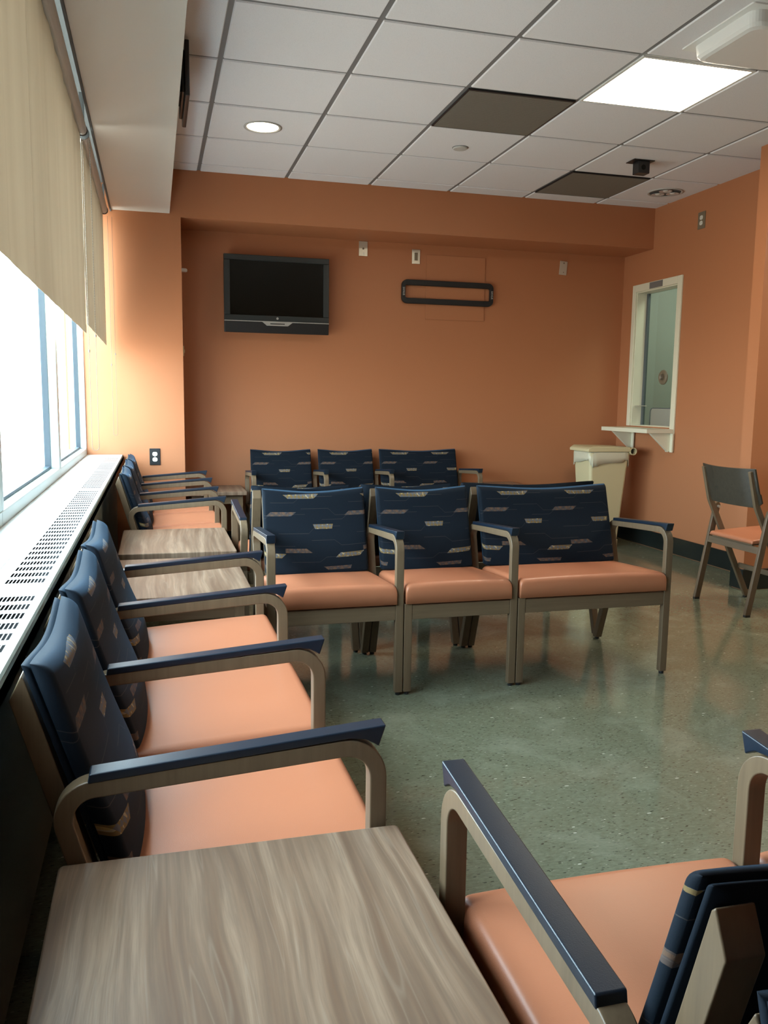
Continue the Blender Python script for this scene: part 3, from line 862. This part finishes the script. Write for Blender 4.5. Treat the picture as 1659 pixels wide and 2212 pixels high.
# ------------------------------------------------------------------ hatch in the right wall
def hatch():
    t = empty('service_hatch', (XR, 6.12, .985), 'white-framed glazed service hatch in the orange right wall', 'hatch')
    ox, oy, oz = XR, 6.12, .985
    def rb(bm, x0, y0, z0, x1, y1, z1): box(bm, x0-ox, y0-oy, z0-oz, x1-ox, y1-oy, z1-oz)
    bm = bmesh.new()
    rb(bm, XR-.014, 5.765, .80, XR-.0005, 5.822, 2.150); rb(bm, XR-.014, 6.408, .985, XR-.0005, 6.455, 2.150)
    rb(bm, XR-.014, 5.822, 2.092, XR-.0005, 6.408, 2.150)
    finish(bm, 'casing', M['white_trim'], t, bevel=.002)
    bm = bmesh.new()
    rb(bm, XR+.0, 5.8205, .9855, XR+.118, 5.832, 2.094); rb(bm, XR, 6.398, .9855, XR+.118, 6.4095, 2.094)
    rb(bm, XR, 5.832, 2.083, XR+.118, 6.398, 2.0945); rb(bm, XR, 5.832, .9855, XR+.118, 6.398, .992)
    finish(bm, 'jamb_lining', M['white_trim'], t, bevel=.001)
    bm = bmesh.new()
    # glass with a pass-through notch at the bottom
    y0, y1, z0, z1 = 5.834, 6.396, .993, 2.082
    gy0, gy1, gz = 5.95, 6.27, 1.135
    rad = .035
    poly = [(y0, z0), (y0, z1), (y1, z1), (y1, z0), (gy1, z0)]
    poly += [(gy1-rad+rad*math.cos(a), gz-rad+rad*math.sin(a)) for a in [PI/2*k/6 for k in range(7)]]
    poly += [(gy0+rad-rad*math.sin(a), gz-rad+rad*math.cos(a)) for a in [PI/2*k/6 for k in range(7)]]
    poly += [(gy0, z0)]
    extr(bm, [(a-oy, b-oz) for a, b in poly], 'x', .096, .102)
    finish(bm, 'glass_pane', M['hatch_glass'], t)
    bm = bmesh.new()
    pts = [(.094, gy1-oy, z0-oz)]+[(.094, gy1-rad+rad*math.cos(a)-oy, gz-rad+rad*math.sin(a)-oz) for a in [PI/2*k/6 for k in range(7)]]
    pts += [(.094, gy0+rad-rad*math.sin(a)-oy, gz-rad+rad*math.cos(a)-oz) for a in [PI/2*k/6 for k in range(7)]]+[(.094, gy0-oy, z0-oz)]
    tube(bm, pts, .0035, 8); finish(bm, 'notch_edging', M['valance'], t, smooth=True)
    bm = bmesh.new(); rb(bm, XR+.088, 6.372, .993, XR+.110, 6.397, 2.082); finish(bm, 'glazing_channel', M['valance'], t)
    bm = bmesh.new(); c = (.09, 6.10-oy, 1.386-oz)
    lathe(bm, [(.0005, -.006), (.030, -.008), (.032, -.014), (.052, -.012), (.060, -.004), (.060, .004)], 'x', c, 28)
    sp = finish(bm, 'speak_through', M['brown_plate'], t, smooth=True)
    bm = bmesh.new()
    for k in (-.018, -.006, .006, .018): box(bm, c[0]-.0105, c[1]-.022, c[2]+k-.002, c[0]-.0075, c[1]+.022, c[2]+k+.002)
    finish(bm, 'speech_slots', M['black'], sp)
    bm = bmesh.new(); box(bm, .02, 6.33-oy, 1.150-oz, .096, 6.395-oy, 1.156-oz); finish(bm, 'metal_ledge', M['steel'], t)
    bm = bmesh.new(); rb(bm, XR-.018, 6.02, 2.096, XR-.0145, 6.20, 2.145); sg = finish(bm, 'name_plate', M['sign'], t)
hatch()
def shelf():
    t = empty('hatch_shelf', (XR-.014, 6.10, .975), 'white counter shelf on brackets under the service hatch', 'shelf')
    bm = bmesh.new(); box(bm, -.235, -.335, -.032, -.0005, .355, .0); box(bm, -.0005, -.276, -.032, .012, .286, .0); finish(bm, 'shelf_board', M['white_trim'], t, bevel=.002)
    for y in (-.30, .26):
        bm = bmesh.new(); extr(bm, [(-.19, -.033), (-.001, -.033), (-.001, -.175), (-.03, -.175)], 'y', y-.012, y+.012)
        finish(bm, 'bracket', M['white_trim'], t, bevel=.0015)
        bm = bmesh.new(); box(bm, -.012, y-.045, -.18, -.0008, y-.0125, -.033); box(bm, -.012, y+.0125, -.18, -.0008, y+.045, -.033)
        finish(bm, 'wall_cleat', M['white_trim'], t, bevel=.001)
shelf()

# ------------------------------------------------------------------ slim waste bin
def bin_():
    t = empty('trash_bin', (3.53, 6.19, 0), 'tall slim cream trash bin in the corner under the hatch shelf', 'trash bin')
    def ring(bm, hw, hd, z, r): return [bm.verts.new((a, b, z)) for a, b in rrect(hw*2, hd*2, r, 5)]
    bm = bmesh.new(); rs = [ring(bm, .132, .105, .001, .02), ring(bm, .134, .107, .06, .02), ring(bm, .128, .101, .062, .02), ring(bm, .176, .140, .745, .025), ring(bm, .181, .145, .747, .025), ring(bm, .182, .146, .775, .025)]
    for a, b in zip(rs, rs[1:]):
        for k in range(len(a)): bm.faces.new((a[k], a[(k+1) % len(a)], b[(k+1) % len(a)], b[k]))
    bm.faces.new(rs[0][::-1])
    finish(bm, 'bin_body', M['cream'], t)
    # liner folded over the rim, uneven hem
    bm = bmesh.new(); n = 72; up, lo = [], []
    def edge(k, grow, z):
        a = 2*PI*k/n; c, s = math.cos(a), math.sin(a)
        e = .25; x = (.183+grow)*math.copysign(abs(c)**e, c); y = (.147+grow)*math.copysign(abs(s)**e, s)
        return (x, y, z)
    rows = []
    for z, gr in ((.782, .001), (.765, .004), (.735, .004), (.70, .003)):
        rows.append([bm.verts.new(edge(k, gr+.002*math.sin(k*2.1+z*60), z if z > .71 else .690+.028*math.sin(k*.33+1)+.006*math.sin(k*1.9))) for k in range(n)])
    for a, b in zip(rows, rows[1:]):
        for k in range(n): bm.faces.new((a[k], a[(k+1) % n], b[(k+1) % n], b[k])).smooth = True
    o = finish(bm, 'bin_liner', M['bag'], t); s = o.modifiers.new('s', 'SOLIDIFY'); s.thickness = .0008
    bm = bmesh.new()
    extr(bm, [(-.205, .783), (.178, .783), (.182, .800), (.17, .822), (-.17, .828), (-.205, .805)], 'y', -.158, .158)
    lid = finish(bm, 'lid', M['cream'], t, bevel=.006, seg=3)
    bm = bmesh.new(); lathe(bm, [(.0245, -.16), (.030, -.16), (.030, .16), (.0245, .16), (.0245, -.16)], 'y', (.200, 0, .787), 24)
    finish(bm, 'lid_hinge_tube', M['cream'], lid, smooth=False)
    bm = bmesh.new(); lathe(bm, [(.0001, -.120), (.0244, -.120)], 'y', (.200, 0, .787), 20); finish(bm, 'tube_hollow', M['black'], lid)
bin_()

# ------------------------------------------------------------------ folding chair (faces the partition, +x)
def folding_chair():
    t = empty('folding_chair', (3.15, 4.09, 0), 'grey wooden folding chair with curved dark back and orange seat, standing alone', 'chair')
    hw = .215
    for s in (-1, 1):
        y = s*(hw+.012)
        bm = bmesh.new()       # rear foot to hinge under the back
        extr(bm, [(-.018, .012), (.018, .012), (.122, .575), (.110, .592), (.090, .590), (.083, .570)], 'y', y-.011, y+.011); finish(bm, 'rear_leg', M['wood'], t, bevel=.003)
        bm = bmesh.new()       # back post running down to the front foot
        yi = s*(hw-.013)
        path = fillet([(-.015, .810), (.035, .615), (.335, .012)], [.12], 6)
        ribbon(bm, path, .032, 'y', yi-.011, yi+.011); finish(bm, 'front_leg', M['wood'], t, bevel=.003)
        for gx, gy in ((0, y), (.334, yi)):
            bm = bmesh.new(); box(bm, gx-.016, gy-.010, 0, gx+.016, gy+.010, .013); finish(bm, 'foot_glide', M['black'], t)
        bm = bmesh.new(); lathe(bm, [(.0001, -.028), (.008, -.027), (.008, .014)], 'y', (.103, y, .565), 12); finish(bm, 'hinge_bolt', M['steel'], t)
    bm = bmesh.new(); extr(bm, [(.044, .352), (.062, .350), (.070, .388), (.052, .390)], 'y', -hw, hw); finish(bm, 'rear_rail', M['wood_y'], t, bevel=.002)
    bm = bmesh.new(); extr(bm, [(.255, .19), (.270, .19), (.270, .22), (.255, .22)], 'y', -hw+.02, hw-.02); finish(bm, 'stretcher', M['wood_y'], t, bevel=.002)
    # curved plywood back
    bm = bmesh.new(); rows = []
    nz, ny = 8, 20
    for side in (0, 1):
        sh = []
        for i in range(nz+1):
            v = i/nz; z = .605+.215*v; r = []
            for k in range(ny+1):
                u = k/ny*2-1
                x = .040-.055*v-.035*(1-u*u)+(.0 if side else .012)+.006*(1-v)
                zz = z-(.03*max(0, abs(u)-.86)/.14*(1-v) if v < .3 else 0)*-1+.006*(u*u)*v
                r.append(bm.verts.new((x, u*(hw+.012), zz)))
            sh.append(r)
        rows.append(sh)
    for sh in rows:
        for a, b in zip(sh, sh[1:]):
            for k in range(ny): bm.faces.new((a[k], a[k+1], b[k+1], b[k]))
    A, B = rows
    for k in range(ny):
        bm.faces.new((A[0][k], A[0][k+1], B[0][k+1], B[0][k])); bm.faces.new((A[-1][k], B[-1][k], B[-1][k+1], A[-1][k+1]))
    for i in range(nz):
        bm.faces.new((A[i][0], B[i][0], B[i+1][0], A[i+1][0])); bm.faces.new((A[i][-1], A[i+1][-1], B[i+1][-1], B[i][-1]))
    finish(bm, 'backrest', M['dark_wood'], t, bevel=.003)
    bm = bmesh.new()
    sw = 2*(hw-.028)
    pillow(bm, .40, sw, lambda u, v: .022+.014*math.sin(PI*u)**.7*math.sin(PI*v)**.7, .012, lambda x, y, d: (.035+x, -sw/2+y, .402+x*.06+d))
    finish(bm, 'seat', M['vinyl'], t)
    bm = bmesh.new(); extr(bm, [(.045, .392), (.42, .414), (.42, .424), (.045, .403)], 'y', -sw/2+.012, sw/2-.012); finish(bm, 'seat_board', M['wood_x'], t)
folding_chair()

# ------------------------------------------------------------------ ceiling fittings
def troffer(i, j, label, on=True, nm='ceiling_light'):
    x, y = cellxy(i, j)
    t = empty(nm, (x+T/2, y+T/2, CE), label, 'ceiling light')
    h = T/2-.006
    bm = bmesh.new()
    for a, b, c, d in ((-h, -h, h, -h+.014), (-h, h-.014, h, h), (-h, -h+.014, -h+.014, h-.014), (h-.014, -h+.014, h, h-.014)): box(bm, a, b, -.003, c, d, .004)
    finish(bm, 'light_frame', M['white_plastic'], t)
    bm = bmesh.new(); box(bm, -h+.014, -h+.014, .0, h-.014, h-.014, .0035)
    finish(bm, 'diffuser', M['panel_light'], t)
troffer(3, 0, 'square bright recessed ceiling light panel above the centre row')
for (i, j) in LIGHTS[1:]: troffer(i, j, 'square ceiling light panel in the part of the room behind and right of the viewer')
bpy.data.objects['ceiling_light'].data
for o in bpy.data.objects:
    if o.name.startswith('ceiling_light.'): o['group'] = 'ceiling light panels out of view'
def grille(i, j, label):
    x, y = cellxy(i, j)
    t = empty('ceiling_vent', (x+T/2, y+T/2, CE), label, 'ceiling vent')
    h = T/2-.008
    bm = bmesh.new()
    for a, b, c, d in ((-h, -h, h, -h+.008), (-h, h-.008, h, h), (-h, -h+.008, -h+.008, h-.008), (h-.008, -h+.008, h, h-.008)): box(bm, a, b, -.004, c, d, .004)
    finish(bm, 'vent_frame', M['black'], t)
    bm = bmesh.new(); n = 46
    for k in range(n):
        y0 = -h+.012+(2*h-.024)*k/n; box(bm, -h+.010, y0, -.006, h-.010, y0+.0095, -.001)
    box(bm, -h+.009, -h+.009, -.001, h-.009, h-.009, .003)
    finish(bm, 'louvre_face', M['grille'], t)
grille(2, 1, 'nearer dark grey square vent in the ceiling next to the bright panel')
grille(4, 3, 'farther dark grey square vent in the ceiling by the black camera')

t = empty('recessed_downlight', (.640, 5.112, CE), 'round glowing recessed downlight in the ceiling near the soffit', 'ceiling light')
bm = bmesh.new(); lathe(bm, [(.108, .0), (.110, -.004), (.098, -.006), (.092, -.002), (.088, .004)], 'z', (0, 0, 0), 40); finish(bm, 'trim_ring', M['tube'], t, smooth=True)
bm = bmesh.new(); lathe(bm, [(.0005, -.0012), (.090, -.0012), (.091, .001)], 'z', (0, 0, 0), 40); finish(bm, 'lens', M['can_light'], t)
t = empty('gimbal_downlight', (3.688, 5.715, CE), 'round unlit fitting with three silver reflectors near the right wall', 'ceiling light')
bm = bmesh.new(); lathe(bm, [(.128, .0), (.130, -.005), (.118, -.007), (.112, -.002)], 'z', (0, 0, 0), 40); finish(bm, 'trim_ring', M['tube'], t, smooth=True)
bm = bmesh.new(); lathe(bm, [(.0005, -.0008), (.113, -.0008)], 'z', (0, 0, 0), 40); finish(bm, 'back_plate', M['valance'], t)
for k in range(3):
    a = PI/2+k*2*PI/3+.5; c = (.060*math.cos(a), .060*math.sin(a), 0)
    bm = bmesh.new(); lathe(bm, [(.048, -.008), (.046, -.010), (.040, -.006), (.022, -.003), (.0005, -.0025)], 'z', c, 24); rf_ = finish(bm, 'reflector', M['chrome'], t, smooth=True)
    bm = bmesh.new(); lathe(bm, [(.020, -.004), (.014, -.009), (.0005, -.010)], 'z', c, 16); finish(bm, 'bulb', M['white_plastic'], rf_, smooth=True)
t = empty('ceiling_sensor', (1.862, 5.14, CE), 'small flat grey disc on a ceiling tile beyond the nearer vent', 'sensor')
bm = bmesh.new(); lathe(bm, [(.046, .0), (.046, -.006), (.042, -.010), (.0005, -.011)], 'z', (0, 0, 0), 32); finish(bm, 'disc_cover', M['tube'], t)
bm = bmesh.new(); lathe(bm, [(.050, .0), (.050, -.002), (.046, -.003)], 'z', (0, 0, 0), 32); finish(bm, 'rim', M['grid'], t)
t = empty('ceiling_camera', (3.075, 5.06, CE), 'small black box camera hanging from a ceiling tile', 'camera')
bm = bmesh.new(); box(bm, -.075, -.045, -.006, .075, .06, .0); finish(bm, 'mount_plate', M['black'], t, bevel=.002)
bm = bmesh.new(); box(bm, -.038, -.035, -.082, .045, .035, -.006); finish(bm, 'camera_housing', M['black'], t, bevel=.003)
bm = bmesh.new(); lathe(bm, [(.0005, -.0358), (.014, -.0358), (.016, -.0350)], 'y', (0, 0, -.045), 20); finish(bm, 'lens', M['screen'], t)
t = empty('air_unit', (2.52, 3.24, CE), 'boxy white unit with rounded corners fixed to the ceiling, cut by the right picture edge', 'ceiling unit')
bm = bmesh.new()
rs = []
for f, z in ((.235, 0), (.235, -.006), (.205, -.008), (.200, -.05), (.190, -.062), (.175, -.068)):
    rs.append([bm.verts.new((a, b, z)) for a, b in rrect(2*f, 2*f, .045 if f < .21 else .01, 6)])
for a, b in zip(rs, rs[1:]):
    for k in range(len(a)): bm.faces.new((a[k], a[(k+1) % len(a)], b[(k+1) % len(a)], b[k]))
bm.faces.new(rs[-1][::-1])
finish(bm, 'unit_housing', M['white_plastic'], t, smooth=False)
bm = bmesh.new(); box(bm, .08, -.12, -.0695, .12, -.09, -.0675); finish(bm, 'status_window', M['black'], t)

# ------------------------------------------------------------------ lamps and daylight
def area(name, loc, size, power, col, rot=(0, 0, 0), sy=None):
    L = bpy.data.lights.new(name, 'AREA'); L.energy = power; L.color = col; L.size = size
    if sy: L.shape = 'RECTANGLE'; L.size_y = sy
    o = bpy.data.objects.new(name, L); COL.objects.link(o); o.location = loc; o.rotation_euler = rot; return o
# added unseen fill light that brightens the office behind the hatch
area('office_fill_light', (4.5, 5.6, 2.65), .5, 15, (1, .97, .9))

w = bpy.data.worlds.new('daylight'); scn.world = w; w.use_nodes = True
nt = w.node_tree; nt.nodes.clear()
out = nt.nodes.new('ShaderNodeOutputWorld'); bg = nt.nodes.new('ShaderNodeBackground')
tc = nt.nodes.new('ShaderNodeTexCoord'); sp = nt.nodes.new('ShaderNodeSeparateXYZ'); cr = nt.nodes.new('ShaderNodeValToRGB')
nt.links.new(tc.outputs['Generated'], sp.inputs[0])
mr = nt.nodes.new('ShaderNodeMapRange'); mr.inputs[1].default_value = -1; mr.inputs[2].default_value = 1
nt.links.new(sp.outputs[2], mr.inputs[0]); nt.links.new(mr.outputs[0], cr.inputs[0])
els = cr.color_ramp.elements; els[0].position = .42; els[0].color = (.46, .43, .39, 1); els[1].position = .56; els[1].color = (.76, .89, 1, 1)
e = cr.color_ramp.elements.new(.5); e.color = (.80, .80, .77, 1)
nt.links.new(cr.outputs[0], bg.inputs[0]); bg.inputs[1].default_value = 15.5
nt.links.new(bg.outputs[0], out.inputs[0])
# sky portals in the window openings help the renderer find the daylight
for a, b in zip(edges, edges[1:]):
    if b-a < .4: continue
    p = area('window_portal', (-.60, (a+b)/2, (ZS+ZT)/2), b-a, 1, (1, 1, 1), (0, -PI/2, 0), ZT-ZS)
    p.data.size = ZT-ZS; p.data.size_y = b-a; p.data.cycles.is_portal = True

# ------------------------------------------------------------------ camera
cam = bpy.data.cameras.new('camera'); co = bpy.data.objects.new('camera', cam); COL.objects.link(co)
R = Vector((0.96507352, -0.26167033, 0.01271778)); U = Vector((0.02206916, 0.12957449, 0.99132407)); F = Vector((0.261048, 0.95641993, -0.13082375))
m = Matrix((( R.x, U.x, -F.x, 0), (R.y, U.y, -F.y, 0), (R.z, U.z, -F.z, 1.165), (0, 0, 0, 1)))
co.matrix_world = m
cam.sensor_fit = 'VERTICAL'; cam.sensor_height = 36; cam.lens = 36*1815.5/2212; cam.clip_start = .02
scn.camera = co
